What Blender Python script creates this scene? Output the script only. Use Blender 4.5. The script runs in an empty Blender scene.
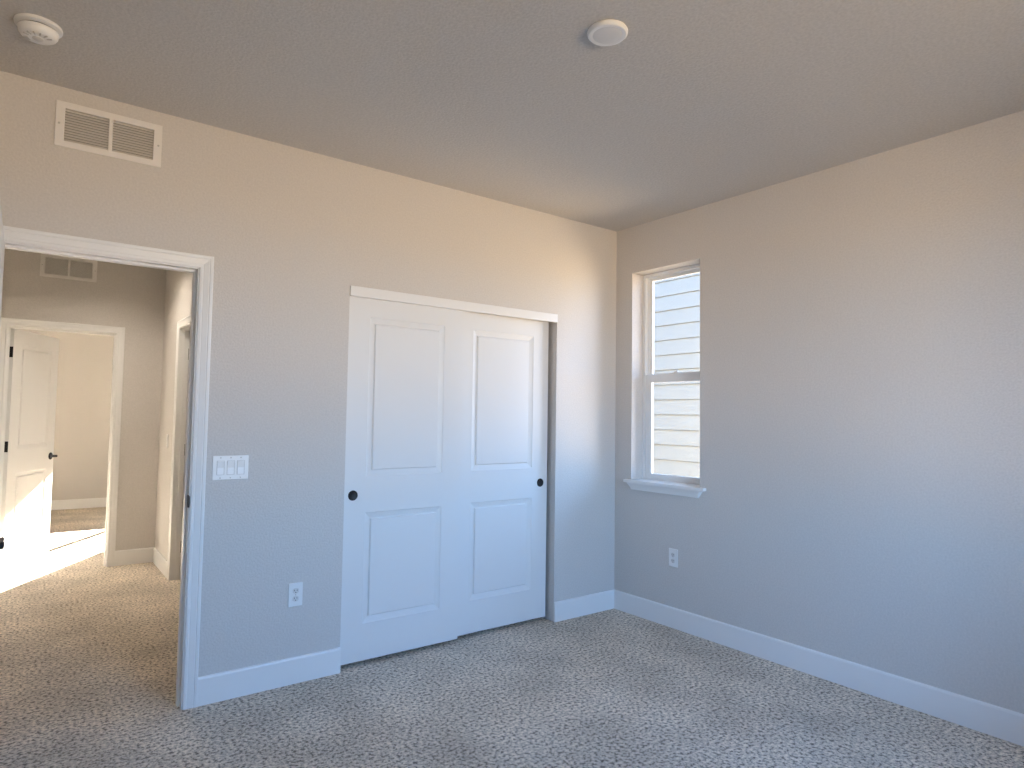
import bpy, bmesh, math, random
from mathutils import Vector, Matrix

# ------------------------------------------------------------------ camera, world, sun, exposure
S = bpy.context.scene
COL = S.collection
R = math.radians

cam_d = bpy.data.cameras.new('camera')
cam = bpy.data.objects.new('camera', cam_d)
COL.objects.link(cam)
cam_d.sensor_fit = 'HORIZONTAL'
cam_d.sensor_width = 36.0
cam_d.lens = 648.441 / 1024.0 * 36.0
cam_d.clip_start = 0.02
cam.location = (-3.45864, -3.33108, 1.36495)
cam.rotation_euler = (R(92.85243), R(-0.85962), R(-37.02747))
S.camera = cam

S.view_settings.view_transform = 'Standard'
S.view_settings.look = 'None'
S.view_settings.exposure = 0.0
S.view_settings.gamma = 1.0
S.view_settings.use_curve_mapping = False
S.cycles.sample_clamp_indirect = 0.0     # keep the full bounce of the sun patch

SKY_STRENGTH = 1.79
AWAY, TOWARD = 2.0, 0.45
world = bpy.data.worlds.new('sky')
S.world = world
world.use_nodes = True
wn = world.node_tree
wn.nodes.clear()
w_out = wn.nodes.new('ShaderNodeOutputWorld')
w_bg = wn.nodes.new('ShaderNodeBackground')
w_tc = wn.nodes.new('ShaderNodeTexCoord')
w_sep = wn.nodes.new('ShaderNodeSeparateXYZ')
w_map = wn.nodes.new('ShaderNodeMapRange')
w_ramp = wn.nodes.new('ShaderNodeValToRGB')
w_map.inputs['From Min'].default_value = -1.0
w_map.inputs['From Max'].default_value = 1.0
wn.links.new(w_tc.outputs['Generated'], w_sep.inputs[0])
wn.links.new(w_sep.outputs['Z'], w_map.inputs['Value'])
wn.links.new(w_map.outputs[0], w_ramp.inputs[0])
# the side facing away from the sun is front-lit and brighter near the ground and horizon
w_az = wn.nodes.new('ShaderNodeMapRange')
w_az.inputs['From Min'].default_value = -1.0
w_az.inputs['From Max'].default_value = 1.0
w_az.inputs['To Min'].default_value = AWAY
w_az.inputs['To Max'].default_value = TOWARD
w_mul = wn.nodes.new('ShaderNodeMix')
w_mul.data_type = 'RGBA'
w_mul.blend_type = 'MULTIPLY'
w_mul.inputs['Factor'].default_value = 1.0
w_dot = wn.nodes.new('ShaderNodeVectorMath')
w_dot.operation = 'DOT_PRODUCT'
w_dot.inputs[1].default_value = (0.528, 0.849, 0.0)
wn.links.new(w_tc.outputs['Generated'], w_dot.inputs[0])
wn.links.new(w_dot.outputs['Value'], w_az.inputs['Value'])
wn.links.new(w_ramp.outputs[0], w_mul.inputs['A'])
wn.links.new(w_az.outputs[0], w_mul.inputs['B'])
wn.links.new(w_mul.outputs['Result'], w_bg.inputs['Color'])
wn.links.new(w_bg.outputs[0], w_out.inputs['Surface'])
w_bg.inputs['Strength'].default_value = SKY_STRENGTH
# elevation bands: sunlit tan ground below the horizon, pale haze at it, clear blue above
SKY = [(0.00, (3.2, 2.35, 1.5)), (0.43, (6.0, 4.5, 3.0)), (0.490, (4.6, 3.7, 2.8)), (0.500, (2.8, 4.0, 5.4)),
       (0.58, (1.95, 3.4, 5.8)), (0.75, (1.2, 2.6, 5.4)), (1.00, (0.85, 1.95, 4.9))]
el = w_ramp.color_ramp.elements
while len(el) < len(SKY):
    el.new(0.5)
for e, (p, c) in zip(el, SKY):
    e.position = p
    e.color = (*c, 1)

SUN_AZ = Vector((0.515, 0.857))                 # horizontal direction towards the sun
SUN_EL = R(21.1)
sun_d = bpy.data.lights.new('sun', 'SUN')
sun_d.energy = 170.0
sun_d.angle = R(0.15)
sun_d.color = (1.0, 0.94, 0.85)
sun = bpy.data.objects.new('sun', sun_d)
COL.objects.link(sun)
to_sun = Vector((SUN_AZ.x * math.cos(SUN_EL), SUN_AZ.y * math.cos(SUN_EL), math.sin(SUN_EL)))
sun.rotation_euler = to_sun.to_track_quat('Z', 'Y').to_euler()
sun.location = (6, 12, 6)


def portal(name, loc, sx, sy, direction):
    """Sky portal in a window opening: guides sampling, gives no light of its own."""
    d = bpy.data.lights.new(name, 'AREA')
    d.shape = 'RECTANGLE'
    d.size, d.size_y = sx, sy
    d.cycles.is_portal = True
    o = bpy.data.objects.new(name, d)
    COL.objects.link(o)
    o.location = loc
    o.rotation_euler = (-Vector(direction)).to_track_quat('Z', 'Y').to_euler()
    return o


# ------------------------------------------------------------------ dimensions (metres)
H = 2.743
WT = 0.13            # inner wall thickness
XT = 0.175           # outer wall thickness
REAR = -4.0          # inner face of the wall behind the camera
WEST = -3.78         # inner face of the bedroom's left wall
CY = 3.367           # hall far wall
CT = 0.115
FY = 7.5             # far room window wall
DX = -2.449          # hall side wall
HALLW = -5.6
BB = 0.131
Z0, Z1 = 0.93, 2.404      # window openings
PO = (-3.582, -2.822, 2.041)   # entry opening x0, x1, top
CO = (-2.064, -0.5725, 2.063)  # closet opening
HO = (-3.575, -2.822, 2.041)   # hall far opening
DO = (1.79, 2.555, 2.041)      # hall side opening (y)
WB = (-0.74, -0.157)           # bedroom side window (y)
WR = (-2.5, -0.95)            # rear bedroom window, unseen, added to light the room (x)
WF = [(-1.905, -0.595)]         # far room sliding window (x)


# ------------------------------------------------------------------ materials
def mat(name, color, rough=0.5, metal=0.0, spec=0.5):
    m = bpy.data.materials.new(name)
    m.use_nodes = True
    b = m.node_tree.nodes['Principled BSDF']
    b.inputs['Base Color'].default_value = (*color, 1)
    b.inputs['Roughness'].default_value = rough
    b.inputs['Metallic'].default_value = metal
    b.inputs['Specular IOR Level'].default_value = spec
    return m


def bumpy(m, scale, strength, dist=0.002, detail=2.0, var=None):
    nt = m.node_tree
    b = nt.nodes['Principled BSDF']
    tc = nt.nodes.new('ShaderNodeTexCoord')
    n = nt.nodes.new('ShaderNodeTexNoise')
    n.inputs['Scale'].default_value = scale
    n.inputs['Detail'].default_value = detail
    bp = nt.nodes.new('ShaderNodeBump')
    bp.inputs['Strength'].default_value = strength
    bp.inputs['Distance'].default_value = dist
    nt.links.new(tc.outputs['Object'], n.inputs['Vector'])
    nt.links.new(n.outputs['Fac'], bp.inputs['Height'])
    nt.links.new(bp.outputs['Normal'], b.inputs['Normal'])
    if var:
        col = b.inputs['Base Color'].default_value[:3]
        r = nt.nodes.new('ShaderNodeValToRGB')
        r.color_ramp.elements[0].position = 0.3
        r.color_ramp.elements[1].position = 0.7
        r.color_ramp.elements[0].color = (*[c * (1 - var) for c in col], 1)
        r.color_ramp.elements[1].color = (*[min(1, c * (1 + var)) for c in col], 1)
        nt.links.new(n.outputs['Fac'], r.inputs[0])
        nt.links.new(r.outputs[0], b.inputs['Base Color'])
    return m


M = {}
M['wall'] = bumpy(mat('wall_paint', (0.66, 0.625, 0.59), 0.75, spec=0.25), 110, 0.55, 0.003, 3.0, 0.05)
M['ceiling'] = bumpy(mat('ceiling_paint', (0.61, 0.58, 0.54), 0.9, spec=0.1), 90, 0.7, 0.004, 3.0, 0.07)
M['trim'] = bumpy(mat('white_trim_enamel', (0.85, 0.84, 0.825), 0.38), 60, 0.04, 0.001)
M['door'] = bumpy(mat('white_door_enamel', (0.80, 0.79, 0.775), 0.42), 90, 0.05, 0.001)
M['plastic'] = mat('white_plastic', (0.86, 0.85, 0.83), 0.35)
M['plastic_shade'] = mat('ivory_plastic', (0.72, 0.70, 0.67), 0.4)
M['vinyl'] = mat('white_vinyl', (0.86, 0.86, 0.85), 0.4)
M['black'] = mat('black_metal', (0.012, 0.011, 0.011), 0.45, 0.3)
M['dark'] = mat('dark_slot', (0.03, 0.028, 0.026), 0.8)
M['duct'] = mat('dark_duct', (0.42, 0.39, 0.36), 0.8)
M['vent'] = mat('white_enamelled_steel', (0.82, 0.79, 0.76), 0.45)
M['screw'] = mat('painted_screw', (0.55, 0.53, 0.50), 0.4)
M['lens'] = mat('frosted_lens', (0.74, 0.73, 0.71), 0.5)
M['siding'] = bumpy(mat('siding_paint', (0.325, 0.32, 0.27), 0.7, spec=0.2), 40, 0.1, 0.002)
M['soil'] = bumpy(mat('dry_soil', (0.42, 0.35, 0.26), 0.95, spec=0.05), 20, 0.5, 0.02)
M['added_deck'] = bumpy(mat('added_deck_boards', (0.16, 0.115, 0.08), 0.8, spec=0.2), 15, 0.3, 0.01)
M['red'] = mat('dull_indicator', (0.25, 0.12, 0.10), 0.4)


def glass_mat():
    m = bpy.data.materials.new('window_glass')
    m.use_nodes = True
    nt = m.node_tree
    nt.nodes.clear()
    out = nt.nodes.new('ShaderNodeOutputMaterial')
    mix = nt.nodes.new('ShaderNodeMixShader')
    tr = nt.nodes.new('ShaderNodeBsdfTransparent')
    gl = nt.nodes.new('ShaderNodeBsdfGlossy')
    fr = nt.nodes.new('ShaderNodeFresnel')
    fr.inputs['IOR'].default_value = 1.3
    tr.inputs['Color'].default_value = (0.98, 0.99, 0.985, 1)
    gl.inputs['Roughness'].default_value = 0.02
    nt.links.new(fr.outputs[0], mix.inputs[0])
    nt.links.new(tr.outputs[0], mix.inputs[1])
    nt.links.new(gl.outputs[0], mix.inputs[2])
    nt.links.new(mix.outputs[0], out.inputs['Surface'])
    return m


M['glass'] = glass_mat()


def carpet_mat():
    m = mat('cut_pile_carpet', (0.4, 0.36, 0.32), 0.95, spec=0.05)
    nt = m.node_tree
    b = nt.nodes['Principled BSDF']
    tc = nt.nodes.new('ShaderNodeTexCoord')
    # tuft speckle: dark flecks paint the shade between pale tufts
    v = nt.nodes.new('ShaderNodeTexNoise')
    v.inputs['Scale'].default_value = 62
    v.inputs['Detail'].default_value = 3
    v.inputs['Roughness'].default_value = 0.65
    r = nt.nodes.new('ShaderNodeValToRGB')
    r.color_ramp.elements[0].position = 0.36
    r.color_ramp.elements[0].color = (0.22, 0.185, 0.15, 1)
    r.color_ramp.elements[1].position = 0.64
    r.color_ramp.elements[1].color = (0.95, 0.83, 0.69, 1)
    e = r.color_ramp.elements.new(0.48)
    e.color = (0.66, 0.57, 0.465, 1)
    # brushed patches where the pile leans
    n2 = nt.nodes.new('ShaderNodeTexNoise')
    n2.inputs['Scale'].default_value = 2.4
    n2.inputs['Detail'].default_value = 3
    mp = nt.nodes.new('ShaderNodeMapRange')
    mp.inputs['From Min'].default_value = 0.3
    mp.inputs['From Max'].default_value = 0.7
    mp.inputs['To Min'].default_value = 0.80
    mp.inputs['To Max'].default_value = 1.14
    mul = nt.nodes.new('ShaderNodeMix')
    mul.data_type = 'RGBA'
    mul.blend_type = 'MULTIPLY'
    mul.inputs['Factor'].default_value = 1
    for n in (v, n2):
        nt.links.new(tc.outputs['Object'], n.inputs['Vector'])
    nt.links.new(v.outputs['Fac'], r.inputs[0])
    nt.links.new(n2.outputs['Fac'], mp.inputs['Value'])
    nt.links.new(r.outputs[0], mul.inputs['A'])
    nt.links.new(mp.outputs[0], mul.inputs['B'])
    nt.links.new(mul.outputs['Result'], b.inputs['Base Color'])
    bp = nt.nodes.new('ShaderNodeBump')
    bp.inputs['Strength'].default_value = 0.9
    bp.inputs['Distance'].default_value = 0.012
    nt.links.new(v.outputs['Fac'], bp.inputs['Height'])
    nt.links.new(bp.outputs['Normal'], b.inputs['Normal'])
    return m


M['carpet'] = carpet_mat()


# ------------------------------------------------------------------ helpers
def link(name, bm, material, parent=None, loc=(0, 0, 0), rz=0.0, smooth=False, bevel=0.0):
    bm.normal_update()
    me = bpy.data.meshes.new(name)
    bm.to_mesh(me)
    bm.free()
    me.materials.append(M[material])
    if smooth:
        for p in me.polygons:
            p.use_smooth = True
    o = bpy.data.objects.new(name, me)
    COL.objects.link(o)
    o.location = loc
    o.rotation_euler = (0, 0, rz)
    if parent:
        o.parent = parent
    if bevel:
        md = o.modifiers.new('edge', 'BEVEL')
        md.width = bevel
        md.segments = 2
        md.limit_method = 'ANGLE'
        md.angle_limit = R(40)
    return o


def tag(o, label, cat, kind=None, group=None):
    o['label'] = label
    o['category'] = cat
    if kind:
        o['kind'] = kind
    if group:
        o['group'] = group
    return o


def thing(name, label, cat, loc, rz=0.0, kind=None, group=None):
    o = bpy.data.objects.new(name, None)
    o.empty_display_size = 0.05
    COL.objects.link(o)
    o.location = loc
    o.rotation_euler = (0, 0, rz)
    return tag(o, label, cat, kind, group)


def box(bm, x0, x1, y0, y1, z0, z1):
    vs = [bm.verts.new((x, y, z)) for x in (x0, x1) for y in (y0, y1) for z in (z0, z1)]
    for f in ((0, 1, 3, 2), (4, 6, 7, 5), (0, 4, 5, 1), (2, 3, 7, 6), (0, 2, 6, 4), (1, 5, 7, 3)):
        bm.faces.new([vs[i] for i in f])
    return vs


def boxes(*bs):
    bm = bmesh.new()
    for b in bs:
        box(bm, *b)
    return bm


def panel_grid(ucuts, zcuts, d0, d1, holes, axis):
    """A slab from d0 to d1 thick with rectangular holes, spanning u and z. axis 'x': u is x, depth is y; 'y': u is y, depth is x."""
    us = sorted(set(ucuts) | {h[0] for h in holes} | {h[1] for h in holes})
    zs = sorted(set(zcuts) | {h[2] for h in holes} | {h[3] for h in holes})
    bm = bmesh.new()

    def P(u, d, z):
        return bm.verts.new((u, d, z) if axis == 'x' else (d, u, z))

    def solid(i, j):
        if not (0 <= i < len(us) - 1 and 0 <= j < len(zs) - 1):
            return False
        u, z = (us[i] + us[i + 1]) / 2, (zs[j] + zs[j + 1]) / 2
        return not any(h[0] < u < h[1] and h[2] < z < h[3] for h in holes)

    for i in range(len(us) - 1):
        for j in range(len(zs) - 1):
            if not solid(i, j):
                continue
            u0, u1, z0, z1 = us[i], us[i + 1], zs[j], zs[j + 1]
            for d in (d0, d1):
                bm.faces.new([P(u0, d, z0), P(u1, d, z0), P(u1, d, z1), P(u0, d, z1)])
            for di, dj, (a, b) in ((-1, 0, ((u0, z0), (u0, z1))), (1, 0, ((u1, z0), (u1, z1))),
                                   (0, -1, ((u0, z0), (u1, z0))), (0, 1, ((u0, z1), (u1, z1)))):
                if not solid(i + di, j + dj):
                    bm.faces.new([P(a[0], d0, a[1]), P(b[0], d0, b[1]), P(b[0], d1, b[1]), P(a[0], d1, a[1])])
    bmesh.ops.remove_doubles(bm, verts=bm.verts, dist=1e-5)
    bmesh.ops.recalc_face_normals(bm, faces=bm.faces)
    return bm


def sweep(bm, path, profile, closed=False):
    """Mitred sweep in the local XZ plane (front is -y). path: (x, z) points; profile: (outward offset, projection) points.
    Outward is to the left of the walking direction."""
    n = len(path)
    rings = []
    for i in range(n):
        def direction(a, b):
            return (Vector(path[b]) - Vector(path[a])).normalized()
        if closed or 0 < i < n - 1:
            d0, d1 = direction((i - 1) % n, i), direction(i, (i + 1) % n)
        elif i == 0:
            d0 = d1 = direction(0, 1)
        else:
            d0 = d1 = direction(n - 2, n - 1)
        n0, n1 = Vector((-d0.y, d0.x)), Vector((-d1.y, d1.x))
        m = (n0 + n1).normalized()
        m /= max(0.2, m.dot(n0))
        rings.append([bm.verts.new((path[i][0] + m.x * o, -t, path[i][1] + m.y * o)) for o, t in profile])
    k = len(profile)
    for i in range(n if closed else n - 1):
        a, b = rings[i], rings[(i + 1) % n]
        for j in range(k):
            bm.faces.new([a[j], a[(j + 1) % k], b[(j + 1) % k], b[j]])
    if not closed:
        bm.faces.new(rings[0])
        bm.faces.new(list(reversed(rings[-1])))
    bmesh.ops.recalc_face_normals(bm, faces=bm.faces)
    return bm


def lathe(bm, pts, seg=48, axis='z', c=(0, 0, 0)):
    """Closed solid of revolution; pts (radius, height). axis 'z' heights go up, 'y' heights go towards -y."""
    rings = []
    for r, h in pts:
        if r < 1e-6:
            rings.append([bm.verts.new(_ax(0, 0, h, axis, c))])
        else:
            rings.append([bm.verts.new(_ax(r * math.cos(2 * math.pi * k / seg), r * math.sin(2 * math.pi * k / seg), h, axis, c)) for k in range(seg)])
    for a, b in zip(rings, rings[1:]):
        for k in range(seg):
            k2 = (k + 1) % seg
            if len(a) == 1 and len(b) == 1:
                continue
            if len(a) == 1:
                bm.faces.new([a[0], b[k], b[k2]])
            elif len(b) == 1:
                bm.faces.new([a[k], b[0], a[k2]])
            else:
                bm.faces.new([a[k], b[k], b[k2], a[k2]])
    bmesh.ops.recalc_face_normals(bm, faces=bm.faces)
    return bm


def _ax(a, b, h, axis, c):
    if axis == 'z':
        return (c[0] + a, c[1] + b, c[2] + h)
    if axis == 'y':
        return (c[0] + a, c[1] - h, c[2] + b)
    return (c[0] + h, c[1] + a, c[2] + b)


def smooth_by_angle(o, deg=35):
    me = o.data
    for p in me.polygons:
        p.use_smooth = True
    try:
        me.set_sharp_from_angle(angle=R(deg))
    except Exception:
        pass
    return o


# ------------------------------------------------------------------ room shell
JT = 0.016           # jamb board thickness: the wall is cut that much wider than the clear opening


def vent_cut(cx, cz):
    return (cx - 0.1675, cx + 0.1675, cz - 0.070, cz + 0.070)


def cut(o):
    return (o[0] - JT, o[1] + JT, 0, o[2] + JT)


def shell(name, bm, material, label, cat):
    return tag(link(name, bm, material), label, cat, 'structure')


shell('floor', boxes((HALLW - 0.2, XT, REAR - XT, FY + XT, -0.12, 0.0)), 'carpet',
      'grey beige cut pile carpet running through bedroom, hall and far room', 'floor')
shell('ceiling', boxes((HALLW - 0.2, XT, REAR - XT, FY + XT, H, H + 0.15)), 'ceiling',
      'flat ceiling with light orange peel texture', 'ceiling')

shell('wall_left', panel_grid((HALLW, XT), (0, H), 0, WT,
      [cut(PO), (CO[0], CO[1], 0, CO[2]), vent_cut(-3.1985, 2.583)], 'x'), 'wall',
      'greige bedroom wall holding the entry opening and the closet', 'wall')
shell('wall_right', panel_grid((REAR, 0.0), (0, H), 0, XT, [(WB[0], WB[1], Z0, Z1)], 'y'), 'wall',
      'greige bedroom wall with the narrow window', 'wall')
shell('wall_rear', panel_grid((WEST - XT, XT), (0, H), REAR - XT, REAR, [(WR[0], WR[1], Z0 - 0.2, Z1)], 'x'), 'wall',
      'bedroom wall behind the viewer with the added wide window', 'wall')
shell('wall_west', boxes((WEST - XT, WEST, REAR, 0, 0, H)), 'wall', 'bedroom wall beside the open entry door', 'wall')
shell('wall_hall_far', panel_grid((HALLW, 0.0), (0, H), CY, CY + CT, [cut(HO), vent_cut(-3.190, 2.579)], 'x'), 'wall',
      'greige hall wall around the far doorway', 'wall')
shell('wall_hall_right', panel_grid((WT, CY), (0, H), DX, DX + CT, [cut(DO)], 'y'), 'wall',
      'greige side wall of the hall with a light switch', 'wall')
shell('wall_hall_left', boxes((HALLW - 0.2, HALLW, 0, FY + XT, 0, H)), 'wall', 'end wall of the hall', 'wall')
shell('wall_closet_back', boxes((DX + CT, 0.0, 0.75, 0.75 + CT, 0, H)), 'wall', 'back wall inside the closet', 'wall')
shell('wall_far_room', panel_grid((HALLW, XT), (0, H), FY, FY + XT, [(a, b, Z0 - 0.04, Z1) for a, b in WF], 'x'), 'wall',
      'cream wall of the far room seen through the doorway', 'wall')
shell('wall_outer_right', boxes((0.0, XT, WT, FY, 0, H)), 'wall', 'outer wall beyond the closet and far room', 'wall')

# ------------------------------------------------------------------ baseboards
BT = 0.013
BPROF = [(0, 0), (BT, 0), (BT, BB - 0.010), (BT - 0.002, BB - 0.004), (BT - 0.006, BB), (0, BB)]


def baseboard(name, length, loc, rz, label):
    """Runs along local +x from loc, projecting to local -y."""
    bm = bmesh.new()
    a = [bm.verts.new((0, -t, z)) for t, z in BPROF]
    b = [bm.verts.new((length, -t, z)) for t, z in BPROF]
    k = len(BPROF)
    for j in range(k):
        bm.faces.new([a[j], a[(j + 1) % k], b[(j + 1) % k], b[j]])
    bm.faces.new(a)
    bm.faces.new(list(reversed(b)))
    bmesh.ops.recalc_face_normals(bm, faces=bm.faces)
    o = link(name, bm, 'trim', loc=loc, rz=rz)
    return tag(o, label, 'baseboard', 'structure')


CW = 0.060   # casing width
baseboard('baseboard_left', CO[0] - (PO[1] + 0.005 + CW), (PO[1] + 0.005 + CW, 0, 0), 0, 'white baseboard between entry casing and closet doors')
baseboard('baseboard_corner', 0 - CO[1], (CO[1], 0, 0), 0, 'short white baseboard between closet and room corner')
baseboard('baseboard_right', -REAR - BT, (0, -BT, 0), -math.pi / 2, 'long white baseboard under the narrow window')
baseboard('baseboard_rear', -WEST, (0, REAR, 0), math.pi, 'white baseboard behind the viewer')
baseboard('baseboard_west', -REAR, (WEST, REAR, 0), math.pi / 2, 'white baseboard behind the open entry door')
baseboard('baseboard_hall_far', DX - (HO[1] + 0.005 + CW), (HO[1] + 0.005 + CW, CY, 0), 0, 'white hall baseboard right of the far doorway')
baseboard('baseboard_hall_right', CY - BT - (DO[1] + 0.005 + CW), (DX, CY - BT, 0), -math.pi / 2, 'white baseboard on the hall side wall below the switch')
baseboard('baseboard_hall_end', CY - WT, (HALLW, WT, 0), math.pi / 2, 'white baseboard on the hall end wall')
baseboard('baseboard_hall_west', HO[0] - 0.07 - HALLW, (HALLW, CY, 0), 0, 'white hall baseboard left of the far doorway')
baseboard('baseboard_far_room', -HALLW, (HALLW, FY, 0), 0, 'white baseboard of the far room seen through the doorway')

# ------------------------------------------------------------------ door casings and jambs
CPROF = [(0.0, 0.0), (0.0, 0.008), (0.003, 0.010), (0.012, 0.0115), (0.017, 0.0095), (0.020, 0.0105), (0.040, 0.0145),
         (0.044, 0.0125), (0.047, 0.0155), (CW - 0.003, 0.0165), (CW, 0.0145), (CW, 0.0)]


def casing(name, u0, u1, top, loc, rz, label, rev=0.005):
    """Three-sided casing; local frame at loc, x along the wall, front towards -y."""
    bm = bmesh.new()
    sweep(bm, [(u1 + rev, 0), (u1 + rev, top + rev), (u0 - rev, top + rev), (u0 - rev, 0)],
          [(-o, t) for o, t in CPROF])
    o = link(name, bm, 'trim', loc=loc, rz=rz)
    return tag(o, label, 'door casing', 'structure')


def jamb(name, u0, u1, top, depth, stop_at, loc, rz, label):
    """Lining of an opening with its door stop. Local: front at y=0, depth to +y."""
    t = JT
    bm = boxes((u0 - t, u0, 0, depth, 0, top), (u1, u1 + t, 0, depth, 0, top), (u0 - t, u1 + t, 0, depth, top, top + t))
    s, e = 0.010, 0.034
    for b in ((u0, u0 + s, stop_at, stop_at + e, 0, top), (u1 - s, u1, stop_at, stop_at + e, 0, top),
              (u0 + s, u1 - s, stop_at, stop_at + e, top - s, top)):
        box(bm, *b)
    o = link(name, bm, 'trim', loc=loc, rz=rz)
    return tag(o, label, 'door jamb', 'structure')



PI = math.pi
casing('trim_1', PO[0], PO[1], PO[2], (0, 0, 0), 0, 'white moulded casing around the entry opening, bedroom side')
jamb_1 = jamb('trim_2', PO[0], PO[1], PO[2], WT, 0.040, (0, 0, 0), 0, 'white jamb lining the entry opening')
casing('trim_3', -PO[1], -PO[0], PO[2], (0, WT, 0), PI, 'white casing around the entry opening, hall side')
casing('trim_4', HO[0], HO[1], HO[2], (0, CY, 0), 0, 'white moulded casing around the far hall doorway')
jamb('trim_5', HO[0], HO[1], HO[2], CT, 0.040, (0, CY, 0), 0, 'white jamb lining the far hall doorway')
casing('trim_6', -HO[1], -HO[0], HO[2], (0, CY + CT, 0), PI, 'white casing around the far doorway, room side')
# hall side opening: local x = -world y
casing('trim_7', -DO[1], -DO[0], DO[2], (DX, 0, 0), -PI / 2, 'white casing on the hall side wall, mostly hidden by the entry jamb')
jamb('trim_8', -DO[1], -DO[0], DO[2], CT, 0.030, (DX, 0, 0), -PI / 2, 'white jamb of the hall side doorway')
# closet header board
HB = 2.008
hd = link('trim_9', boxes((CO[0] + 0.001, CO[1] - 0.001, -0.008, 0.012, HB, CO[2])), 'trim', bevel=0.002)
tag(hd, 'white header board above the closet sliding doors', 'closet header', 'structure')

# strike plate on the entry jamb
sp = boxes((-0.0015, 0.0, 0.004, 0.036, -0.029, 0.029), (-0.0035, 0.0015, -0.006, 0.006, -0.026, 0.026))
o = link('strike_plate', sp, 'black', jamb_1, loc=(PO[1], 0.0, 0.945), bevel=0.001)
o['label'] = 'black strike plate'


# ------------------------------------------------------------------ panel doors
RINGS = [(0.0, 0.0), (0.004, 0.0030), (0.031, 0.0115), (0.034, 0.0115), (0.040, 0.0020)]


def panel_leaf(w, t, z0, z1, panels):
    """Moulded two-panel leaf: x 0..w, y 0..t, both faces moulded. panels: (x0, x1, z0, z1)."""
    us = sorted({0, w} | {p[0] for p in panels} | {p[1] for p in panels})
    zs = sorted({z0, z1} | {p[2] for p in panels} | {p[3] for p in panels})
    bm = bmesh.new()
    V = lambda x, y, z: bm.verts.new((x, y, z))
    for side, sg in ((0.0, 1), (t, -1)):
        for i in range(len(us) - 1):
            for j in range(len(zs) - 1):
                cu, cz = (us[i] + us[i + 1]) / 2, (zs[j] + zs[j + 1]) / 2
                if any(p[0] < cu < p[1] and p[2] < cz < p[3] for p in panels):
                    continue
                bm.faces.new([V(us[i], side, zs[j]), V(us[i + 1], side, zs[j]), V(us[i + 1], side, zs[j + 1]), V(us[i], side, zs[j + 1])])
        for p in panels:
            def ring(k):
                a, d = RINGS[k]
                y = side + sg * d
                return [(p[0] + a, y, p[2] + a), (p[1] - a, y, p[2] + a), (p[1] - a, y, p[3] - a), (p[0] + a, y, p[3] - a)]
            for k in range(len(RINGS) - 1):
                r0, r1 = ring(k), ring(k + 1)
                for q in range(4):
                    bm.faces.new([V(*r0[q]), V(*r0[(q + 1) % 4]), V(*r1[(q + 1) % 4]), V(*r1[q])])
            bm.faces.new([V(*c) for c in ring(len(RINGS) - 1)])
    for j in range(len(zs) - 1):
        for x in (0, w):
            bm.faces.new([V(x, 0, zs[j]), V(x, t, zs[j]), V(x, t, zs[j + 1]), V(x, 0, zs[j + 1])])
    for i in range(len(us) - 1):
        for z in (z0, z1):
            bm.faces.new([V(us[i], 0, z), V(us[i + 1], 0, z), V(us[i + 1], t, z), V(us[i], t, z)])
    bmesh.ops.remove_doubles(bm, verts=bm.verts, dist=1e-5)
    bmesh.ops.recalc_face_normals(bm, faces=bm.faces)
    return bm


def lever(parent, x, z, y, out, name='door_handle'):
    """Round rose, stem and lever; out = -1 for the front face (towards -y), +1 for the back. Lever points to x = 0."""
    bm = bmesh.new()
    s = -out
    lathe(bm, [(0, 0), (0.033, 0), (0.033, 0.005), (0.028, 0.009), (0.012, 0.011), (0.0105, 0.04), (0.0115, 0.056), (0, 0.058)], 28, 'y')
    n = 12
    prev = None
    for k in range(n + 1):
        f = k / n
        cx, cy = 0.008 - 0.125 * f, -0.050 + 0.008 * math.sin(f * PI)
        rz_, ry_ = 0.011 - 0.003 * f, 0.0075 - 0.002 * f
        rg = [bm.verts.new((cx, cy + ry_ * math.cos(a), rz_ * math.sin(a))) for a in [2 * PI * q / 12 for q in range(12)]]
        if prev:
            for q in range(12):
                bm.faces.new([prev[q], prev[(q + 1) % 12], rg[(q + 1) % 12], rg[q]])
        else:
            bm.faces.new(rg)
        prev = rg
    bm.faces.new(list(reversed(prev)))
    bmesh.ops.recalc_face_normals(bm, faces=bm.faces)
    if out > 0:
        for v in bm.verts:
            v.co.y = -v.co.y
        bmesh.ops.reverse_faces(bm, faces=bm.faces)
    o = smooth_by_angle(link(name, bm, 'black', parent, loc=(x, y, z)), 40)
    o['label'] = 'black lever handle'
    return o


def hinge(parent, z, t, y):
    """Leaf on the hinge edge (x = 0) and knuckle at the pivot side y."""
    bm = boxes((-0.002, 0.0, 0.003, t - 0.003, -0.0445, 0.0445))
    b2 = lathe(bmesh.new(), [(0, -0.047), (0.004, -0.047), (0.006, -0.0445), (0.006, 0.0445), (0.004, 0.047), (0, 0.047)], 16, 'z', (-0.002, y, 0))
    me = bpy.data.meshes.new('t')
    b2.to_mesh(me)
    b2.free()
    bm.from_mesh(me)
    bpy.data.meshes.remove(me)
    o = link('hinge', bm, 'black', parent, loc=(0, 0, z))
    o['label'] = 'black hinge'
    return o


def swing_door(name, w, loc, rz, flip, label, pivot_back):
    """Hinged two-panel door; root at the pivot on the floor. Leaf x 0.002..; pivot_back: pivot lies on the back face."""
    root = thing(name, label, 'door', loc, rz, 'structure')
    t = 0.035
    y0 = -t if pivot_back else 0.0
    bm = panel_leaf(w, t, 0.014, 2.034, [(0.125, w - 0.125, 0.225, 0.822), (0.125, w - 0.125, 1.025, 1.912)])
    leaf = link('leaf', bm, 'door', root, loc=(0.003, y0, 0))
    for z in (0.262, 1.05, 1.838):
        hinge(leaf, z, t, t + 0.004 if pivot_back else -0.004)
    lever(leaf, w - 0.060, 0.932, 0.0, -1)
    lever(leaf, w - 0.060, 0.932, t, 1)
    return root


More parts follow.
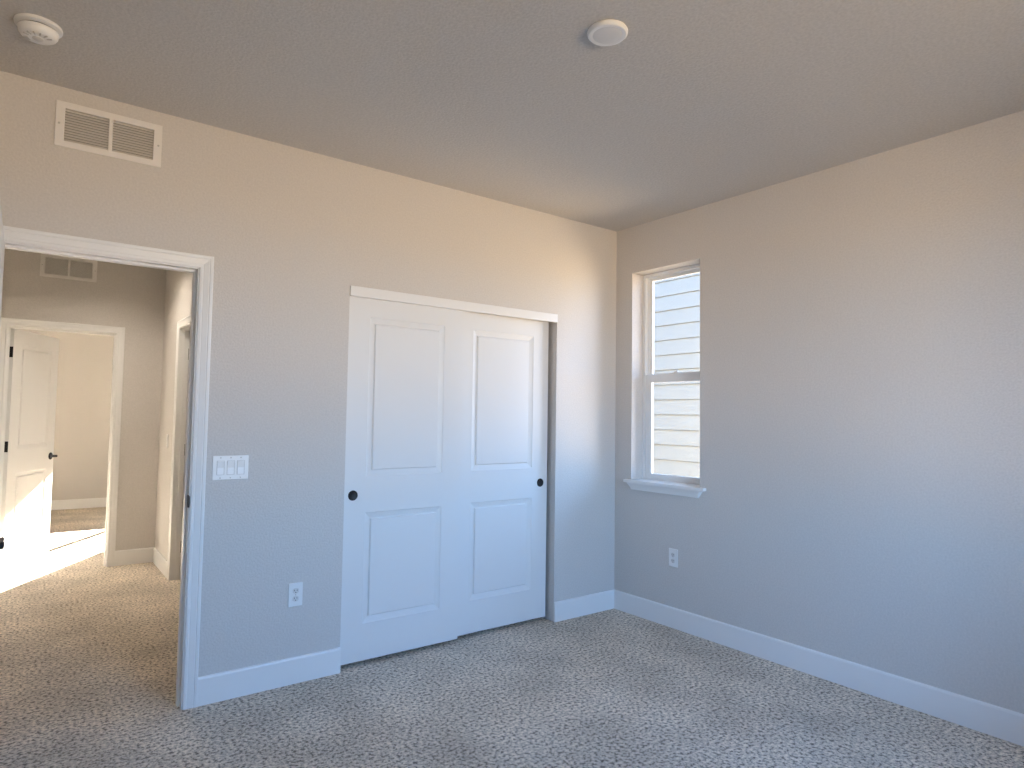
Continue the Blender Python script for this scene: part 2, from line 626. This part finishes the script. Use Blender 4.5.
# entry door: swings into the bedroom, open at a right angle
swing_door('door_1', 0.754, (PO[0] + 0.003, -0.004, 0), R(-90.0), False, 'white panel entry door standing open, seen edge on at the picture edge', False)
# far room door: swings into the far room, pivot on the far face
swing_door('door_2', 0.754, (HO[0] + 0.003, CY + CT, 0), R(64.0), False, 'white panel door of the far room standing ajar beyond the hall', True)
# hall side door, closed at the back of its jamb
d3 = swing_door('door_3', DO[1] - DO[0] - 0.006, (DX + 0.068, DO[1] - 0.001, 0), R(-90), False, 'closed white door in the hall side doorway', False)


def closet_leaf(name, x0, x1, y0, pull_x, label):
    w, t = x1 - x0, 0.033
    root = thing(name, label, 'closet door', (x0, y0, 0), 0, 'structure')
    bm = panel_leaf(w, t, 0.026, 2.035, [(0.127, w - 0.130, 0.224, 0.825), (0.127, w - 0.130, 1.022, 1.905)])
    leaf = link('leaf', bm, 'door', root, bevel=0.0)
    bm = lathe(bmesh.new(), [(0, 0.0006), (0.0195, 0.0006), (0.0220, 0.0016), (0.0245, 0.0028), (0.0270, 0.0022), (0.0278, 0.0), (0.0278, -0.004), (0, -0.004)], 40, 'y')
    p = smooth_by_angle(link('finger_pull', bm, 'black', root, loc=(pull_x - x0, -0.0004, 0.922)), 40)
    p['label'] = 'round black cup pull'
    return root


closet_leaf('door_4', -2.060, -1.317, 0.020, -2.006, 'white two-panel closet sliding door on the left, in front track')
closet_leaf('door_5', -1.340, -0.597, 0.060, -0.655, 'white two-panel closet sliding door nearer the window, in rear track')


# ------------------------------------------------------------------ windows
def rect_frame(bm, u0, u1, z0, z1, l, r, b, t, d0, d1):
    box(bm, u0, u0 + l, d0, d1, z0, z1)
    box(bm, u1 - r, u1, d0, d1, z0, z1)
    box(bm, u0 + l, u1 - r, d0, d1, z0, z0 + b)
    box(bm, u0 + l, u1 - r, d0, d1, z1 - t, z1)
    return bm


def window(name, w, z0, z1, loc, rz, label, rail=1.649):
    """Single-hung window; local x 0..w along the wall seen from inside, y 0 inner wall face, +y outside."""
    root = thing(name, label, 'window', loc, rz, 'structure')
    f = bmesh.new()
    rect_frame(f, 0, w, z0, z1, 0.022, 0.022, 0.017, 0.022, 0.117, XT)
    rect_frame(f, 0.022, w - 0.022, z0 + 0.017, z1 - 0.022, 0.010, 0.010, 0.001, 0.006, 0.1475, 0.152)
    link('window_frame', f, 'vinyl', root, bevel=0.0015)
    us = link('upper_sash', rect_frame(bmesh.new(), 0.022, w - 0.022, rail - 0.012, z1 - 0.022, 0.034, 0.034, 0.047, 0.022, 0.152, 0.172), 'vinyl', root, bevel=0.0015)
    link('pane', boxes((0.054, w - 0.054, 0.160, 0.164, rail + 0.033, z1 - 0.042)), 'glass', us)
    ls = link('lower_sash', rect_frame(bmesh.new(), 0.024, w - 0.024, z0 + 0.018, rail + 0.029, 0.051, 0.051, 0.027, 0.058, 0.1215, 0.1465), 'vinyl', root, bevel=0.0015)
    link('pane', boxes((0.073, w - 0.073, 0.132, 0.136, z0 + 0.043, rail - 0.027)), 'glass', ls)
    lk = boxes((w / 2 - 0.028, w / 2 + 0.028, 0.124, 0.142, rail + 0.029, rail + 0.037), (w / 2 - 0.012, w / 2 + 0.014, 0.119, 0.138, rail + 0.037, rail + 0.046))
    link('sash_lock', lk, 'vinyl', ls, bevel=0.002)
    # stool and apron
    st = boxes((-0.040, w + 0.050, -0.038, 0.0, z0 - 0.018, z0 + 0.002), (0.0005, w - 0.0005, 0.0, 0.118, z0 - 0.0, z0 + 0.002))
    link('window_sill', st, 'trim', root, bevel=0.003)
    ap = bmesh.new()
    prof = [(0.030, z0 - 0.018, 0.026), (0.027, z0 - 0.026, 0.022), (0.019, z0 - 0.040, 0.010), (0.013, z0 - 0.054, 0.000), (0.011, z0 - 0.066, -0.006)]
    rings = []
    for t, z, e in prof:
        rings.append([ap.verts.new((-e, 0, z)), ap.verts.new((-e + 0.3 * t, -t, z)), ap.verts.new((w + e - 0.3 * t, -t, z)), ap.verts.new((w + e, 0, z))])
    for a, b in zip(rings, rings[1:]):
        for k in range(4):
            ap.faces.new([a[k], a[(k + 1) % 4], b[(k + 1) % 4], b[k]])
    ap.faces.new(rings[0])
    ap.faces.new(list(reversed(rings[-1])))
    bmesh.ops.recalc_face_normals(ap, faces=ap.faces)
    link('apron', ap, 'trim', root)
    return root


window('window_1', WB[1] - WB[0], Z0, Z1, (0, WB[1], 0), -PI / 2, 'narrow white single-hung window showing pale siding outside')
window('added_window', WR[1] - WR[0], Z0 - 0.2, Z1, (WR[1], REAR, 0), PI, 'wide white window added unseen behind the viewer to light the room')  # unseen window, added as the main daylight source


def slider(name, w, z0, z1, loc, rz, label):
    """Two-light sliding window; the meeting stile is slim."""
    root = thing(name, label, 'window', loc, rz, 'structure')
    link('window_frame', rect_frame(bmesh.new(), 0, w, z0, z1, 0.020, 0.020, 0.020, 0.020, 0.117, XT), 'vinyl', root, bevel=0.0015)
    m = w / 2
    for u0, u1, d, l, r in ((0.020, m + 0.034, 0.124, 0.027, 0.048), (m - 0.030, w - 0.020, 0.148, 0.048, 0.027)):
        sa = link('sliding_sash', rect_frame(bmesh.new(), u0, u1, z0 + 0.020, z1 - 0.020, l, r, 0.027, 0.027, d, d + 0.022), 'vinyl', root, bevel=0.0015)
        link('pane', boxes((u0 + l - 0.002, u1 - r + 0.002, d + 0.009, d + 0.013, z0 + 0.045, z1 - 0.045)), 'glass', sa)
    link('window_sill', boxes((-0.045, w + 0.045, -0.038, 0.0, z0 - 0.018, z0 + 0.002), (0.0005, w - 0.0005, 0.0, 0.118, z0, z0 + 0.002)), 'trim', root, bevel=0.003)
    return root


slider('window_3', WF[0][1] - WF[0][0], Z0 - 0.04, Z1, (WF[0][0], FY, 0), 0, 'sunny white sliding window of the far room, out of sight beyond the hall doorway')

portal('portal_side', (XT + 0.01, (WB[0] + WB[1]) / 2, (Z0 + Z1) / 2), WB[1] - WB[0], Z1 - Z0, (-1, 0, 0)).data.size = 0.58
portal('portal_rear', ((WR[0] + WR[1]) / 2, REAR - XT - 0.01, (Z0 - 0.2 + Z1) / 2), WR[1] - WR[0], Z1 - Z0 + 0.2, (0, 1, 0))
portal('portal_far', (-1.25, FY + XT + 0.01, (Z0 + Z1) / 2), 1.25, Z1 - Z0, (0, -1, 0))

# ------------------------------------------------------------------ house next door
nh = thing('house', 'pale lap-sided house seen through the narrow window', 'house', (2.80, 0.0, -3.0))
bm = bmesh.new()
LAP, ZT = 0.1825, 2.873
y0, y1 = 0.2, 11.5
n0, n1 = -34, 31
for k in range(n0, n1):
    zb = ZT + k * LAP + 3.002
    zt = zb + LAP - 0.005
    a = [(0.0, zb), (0.008, zt), (0.030, zt), (0.030, zb)]
    va = [bm.verts.new((x, y0, z)) for x, z in a]
    vb = [bm.verts.new((x, y1, z)) for x, z in a]
    for j in range(4):
        bm.faces.new([va[j], va[(j + 1) % 4], vb[(j + 1) % 4], vb[j]])
    bm.faces.new(va)
    bm.faces.new(list(reversed(vb)))
bmesh.ops.recalc_face_normals(bm, faces=bm.faces)
top = ZT + n1 * LAP + 3.0
link('siding', bm, 'siding', nh)
link('wall', boxes((0.03, 5.0, y0, y1, 0.0, top)), 'siding', nh)
link('corner_board', boxes((-0.015, 0.10, y0 - 0.02, y0 + 0.09, 0, top)), 'siding', nh)
link('corner_board', boxes((-0.015, 0.10, y1 - 0.09, y1 + 0.02, 0, top)), 'siding', nh)
bm = bmesh.new()
for y in (y0 - 0.3, y1 + 0.3):
    for x, z in ((-0.3, top), (-0.3, top + 0.15), (2.5, top + 1.2), (5.3, top + 0.15), (5.3, top)):
        bm.verts.new((x, y, z))
bm.verts.ensure_lookup_table()
v = bm.verts
for j in range(5):
    bm.faces.new([v[j], v[(j + 1) % 5], v[5 + (j + 1) % 5], v[5 + j]])
bm.faces.new([v[j] for j in range(5)])
bm.faces.new([v[5 + j] for j in (4, 3, 2, 1, 0)])
bmesh.ops.recalc_face_normals(bm, faces=bm.faces)
link('roof', bm, 'duct', nh)


# unseen side yard ground and upper storey, added to cut light on the siding
shell('ground', boxes((XT, 2.84, 0.0, 11.5, -0.5, -0.4)), 'soil', 'bare soil of the side yard, added unseen to limit bounce on the siding', 'ground')
shell('added_deck', boxes((-4.6, 0.0, REAR - XT - 4.0, REAR - XT, -0.35, -0.2)), 'added_deck', 'unseen brown platform added to cut ground light at the rear window', 'added_deck')  # added unseen; keeps ground bounce off the ceiling
shell('wall_added_storey', boxes((HALLW - 0.2, XT, REAR - XT, FY + XT, H + 0.15, 5.6)), 'siding', 'unseen upper storey added to shade the siding next door', 'wall')


# ------------------------------------------------------------------ return air vents
def air_vent(loc, rz, label):
    root = thing('air_vent', label, 'vent', loc, rz, group='return air vents')
    w, h, bx, bz = 0.403, 0.196, 0.034, 0.028
    zo, zi = -h / 2 + bz, h / 2 - bz
    fr = panel_grid((-w / 2, w / 2), (-h / 2, h / 2), -0.006, 0.0, [(-w / 2 + bx, -0.008, zo, zi), (0.008, w / 2 - bx, zo, zi)], 'x')
    bmesh.ops.dissolve_limit(fr, angle_limit=0.01, verts=fr.verts, edges=fr.edges)
    link('frame', fr, 'vent', root, bevel=0.0025)
    for x0, x1 in ((-w / 2 + bx, -0.008), (0.008, w / 2 - bx)):
        lv = bmesh.new()
        n = 12
        z_lo, z_hi = -h / 2 + bz, h / 2 - bz
        for k in range(n):
            z = z_lo + (k + 0.45) * (z_hi - z_lo) / n
            # outer edge low, inner edge high
            pr = [(-0.0045, z - 0.0066), (-0.0038, z - 0.0072), (0.0075, z + 0.0048), (0.0068, z + 0.0054)]
            va = [lv.verts.new((x0, y, zz)) for y, zz in pr]
            vb = [lv.verts.new((x1, y, zz)) for y, zz in pr]
            for a, b in ((0, 1), (1, 2), (2, 3), (3, 0)):
                lv.faces.new([va[a], va[b], vb[b], vb[a]])
        bmesh.ops.recalc_face_normals(lv, faces=lv.faces)
        link('louvers', lv, 'vent', root)
    link('duct_opening', boxes((-w / 2 + bx, w / 2 - bx, 0.018, 0.112, -h / 2 + bz, h / 2 - bz)), 'duct', root)
    for sx in (-1, 1):
        s = lathe(bmesh.new(), [(0, 0), (0.0045, 0), (0.004, 0.002), (0, 0.0026)], 16, 'y', (sx * (w / 2 - 0.014), -0.0062, 0.0))
        link('screw', s, 'screw', root)
    return root


air_vent((-3.1985, 0.0, 2.583), 0, 'white louvered return vent high on the bedroom wall above the entry opening')
air_vent((-3.190, CY, 2.579), 0, 'white louvered return vent on the hall wall, seen through the entry opening')


# ------------------------------------------------------------------ smoke detector
sd = thing('smoke_detector', 'round white smoke detector on the ceiling above the entry', 'smoke detector', (-3.470, -0.487, H))
D = lambda pts, seg=56: lathe(bmesh.new(), [(r, -h) for r, h in pts], seg)
smooth_by_angle(link('base', D([(0, 0), (0.0715, 0), (0.0725, 0.004), (0.0715, 0.010), (0.066, 0.0125), (0, 0.0125)]), 'plastic', sd))
smooth_by_angle(link('shadow_gap', D([(0, 0.0125), (0.0500, 0.0125), (0.0500, 0.0190), (0, 0.0190)]), 'dark', sd))
body = smooth_by_angle(link('cover', D([(0, 0.0190), (0.060, 0.0190), (0.0615, 0.0215), (0.059, 0.034), (0.054, 0.042), (0.046, 0.0475), (0.030, 0.0495), (0, 0.050)]), 'plastic', sd))
smooth_by_angle(link('test_button', D([(0, 0.046), (0.017, 0.046), (0.017, 0.0515), (0.014, 0.0535), (0, 0.0535)]), 'plastic_shade', body))
for k in range(6):
    a = R(200 + k * 26)
    bm = boxes((0.029, 0.046, -0.0022, 0.0022, -0.0508, -0.047))
    bmesh.ops.rotate(bm, verts=bm.verts, cent=(0, 0, 0), matrix=Matrix.Rotation(a, 3, 'Z'))
    link('sounder_slot', bm, 'screw', body)
bm = boxes((0.030, 0.044, -0.010, 0.010, -0.0512, -0.046))
bmesh.ops.rotate(bm, verts=bm.verts, cent=(0, 0, 0), matrix=Matrix.Rotation(R(150), 3, 'Z'))
link('status_window', bm, 'screw', body)

# ------------------------------------------------------------------ ceiling disc light
cl = thing('ceiling_light', 'small round white disc light on the middle of the ceiling', 'ceiling light', (-1.848, -1.728, H))
smooth_by_angle(link('trim_ring', D([(0, 0), (0.070, 0), (0.0725, 0.004), (0.0715, 0.011), (0.066, 0.0165), (0.058, 0.0175), (0.054, 0.0155), (0, 0.0155)], 72), 'plastic', cl))
smooth_by_angle(link('diffuser', D([(0, 0.0150), (0.0535, 0.0150), (0.050, 0.0165), (0.03, 0.0172), (0, 0.0175)], 72), 'lens', cl))


# ------------------------------------------------------------------ outlets and switches
def plate(w, h, t=0.006):
    bm = boxes((-w / 2, w / 2, -t, 0.0, -h / 2, h / 2))
    return bm


def screw_at(parent, x, z, y):
    link('screw', lathe(bmesh.new(), [(0, 0), (0.0033, 0), (0.0028, 0.0012), (0, 0.0016)], 14, 'y', (x, y, z)), 'screw', parent)


def outlet(loc, rz, label):
    root = thing('wall_outlet', label, 'outlet', loc, rz, group='duplex wall outlets')
    link('cover_plate', plate(0.072, 0.117), 'plastic', root, bevel=0.0022)
    for s in (-1, 1):
        bm = bmesh.new()
        pts = []
        for k in range(32):
            a = 2 * PI * k / 32
            pts.append((max(-0.0150, min(0.0150, 0.0172 * math.cos(a))), 0.0145 * math.sin(a)))
        fa = [bm.verts.new((x, -0.0055, z)) for x, z in pts]
        fb = [bm.verts.new((x, -0.0078, z)) for x, z in pts]
        for k in range(32):
            bm.faces.new([fa[k], fa[(k + 1) % 32], fb[(k + 1) % 32], fb[k]])
        bm.faces.new(fb)
        bmesh.ops.recalc_face_normals(bm, faces=bm.faces)
        r = link('receptacle', bm, 'plastic_shade', root, loc=(0, 0, s * 0.0195))
        for x, hh in ((-0.0064, 0.0042), (0.0064, 0.0034)):
            link('slot', boxes((x - 0.0013, x + 0.0013, -0.0081, -0.006, 0.0025 - hh, 0.0025 + hh)), 'dark', r)
        link('ground_hole', lathe(bmesh.new(), [(0, 0.006), (0.0026, 0.006), (0.0026, 0.0081), (0, 0.0081)], 14, 'y', (0, 0, -0.0078)), 'dark', r)
    screw_at(root, 0, 0, -0.006)
    return root


def switch(loc, rz, label, n, w):
    root = thing('light_switch', label, 'light switch', loc, rz, group='light switches')
    link('cover_plate', plate(w, 0.115), 'plastic', root, bevel=0.0022)
    for k in range(n):
        x = (k - (n - 1) / 2) * 0.046
        fr = rect_frame(bmesh.new(), x - 0.0172, x + 0.0172, -0.034, 0.034, 0.0016, 0.0016, 0.0016, 0.0016, -0.0072, -0.006)
        bz = link('switch_bezel', fr, 'screw', root)  # bezel greyed to paint the shade in the gap around the rocker
        bm = bmesh.new()
        pr = [(-0.0055, -0.0318), (-0.0085, -0.0318), (-0.0065, 0.0), (-0.0098, 0.0318), (-0.0055, 0.0318)]
        va = [bm.verts.new((x - 0.0150, y, z)) for y, z in pr]
        vb = [bm.verts.new((x + 0.0150, y, z)) for y, z in pr]
        for j in range(5):
            bm.faces.new([va[j], va[(j + 1) % 5], vb[(j + 1) % 5], vb[j]])
        bm.faces.new(va)
        bm.faces.new(list(reversed(vb)))
        bmesh.ops.recalc_face_normals(bm, faces=bm.faces)
        link('rocker', bm, 'plastic', root)
        for z in (-0.048, 0.048):
            screw_at(root, x, z, -0.006)
    return root


outlet((-2.311, 0, 0.443), 0, 'white duplex outlet low on the wall left of the closet doors')
outlet((0, -0.534, 0.4525), -PI / 2, 'white duplex outlet below the narrow window')
switch((-2.6454, 0, 1.0975), 0, 'white three-rocker switch plate beside the entry casing', 3, 0.1635)
switch((DX, 2.925, 1.108), -PI / 2, 'white single switch on the hall side wall beyond the entry opening', 1, 0.072)

# ------------------------------------------------------------------ hall downlight (added out of view to brighten the hall)
hl = thing('fill_downlight', 'round fill light added in the hall ceiling, out of view', 'fill_downlight', (-3.0, 2.45, H))
smooth_by_angle(link('trim_ring', D([(0.062, 0), (0.085, 0), (0.086, 0.003), (0.080, 0.007), (0.066, 0.008), (0.062, 0.004)]), 'plastic', hl))
smooth_by_angle(link('lens', D([(0, 0.0005), (0.0625, 0.0005), (0.060, 0.0035), (0, 0.005)]), 'lens', hl))
pd = bpy.data.lights.new('fill_spot', 'SPOT')
pd.spot_size = R(146)
pd.spot_blend = 1.0
pd.shadow_soft_size = 0.05
pd.energy = 100
pd.color = (1.0, 0.89, 0.75)
po = bpy.data.objects.new('fill_spot', pd)
COL.objects.link(po)
po.location = (0, 0, -0.012)
po.parent = hl
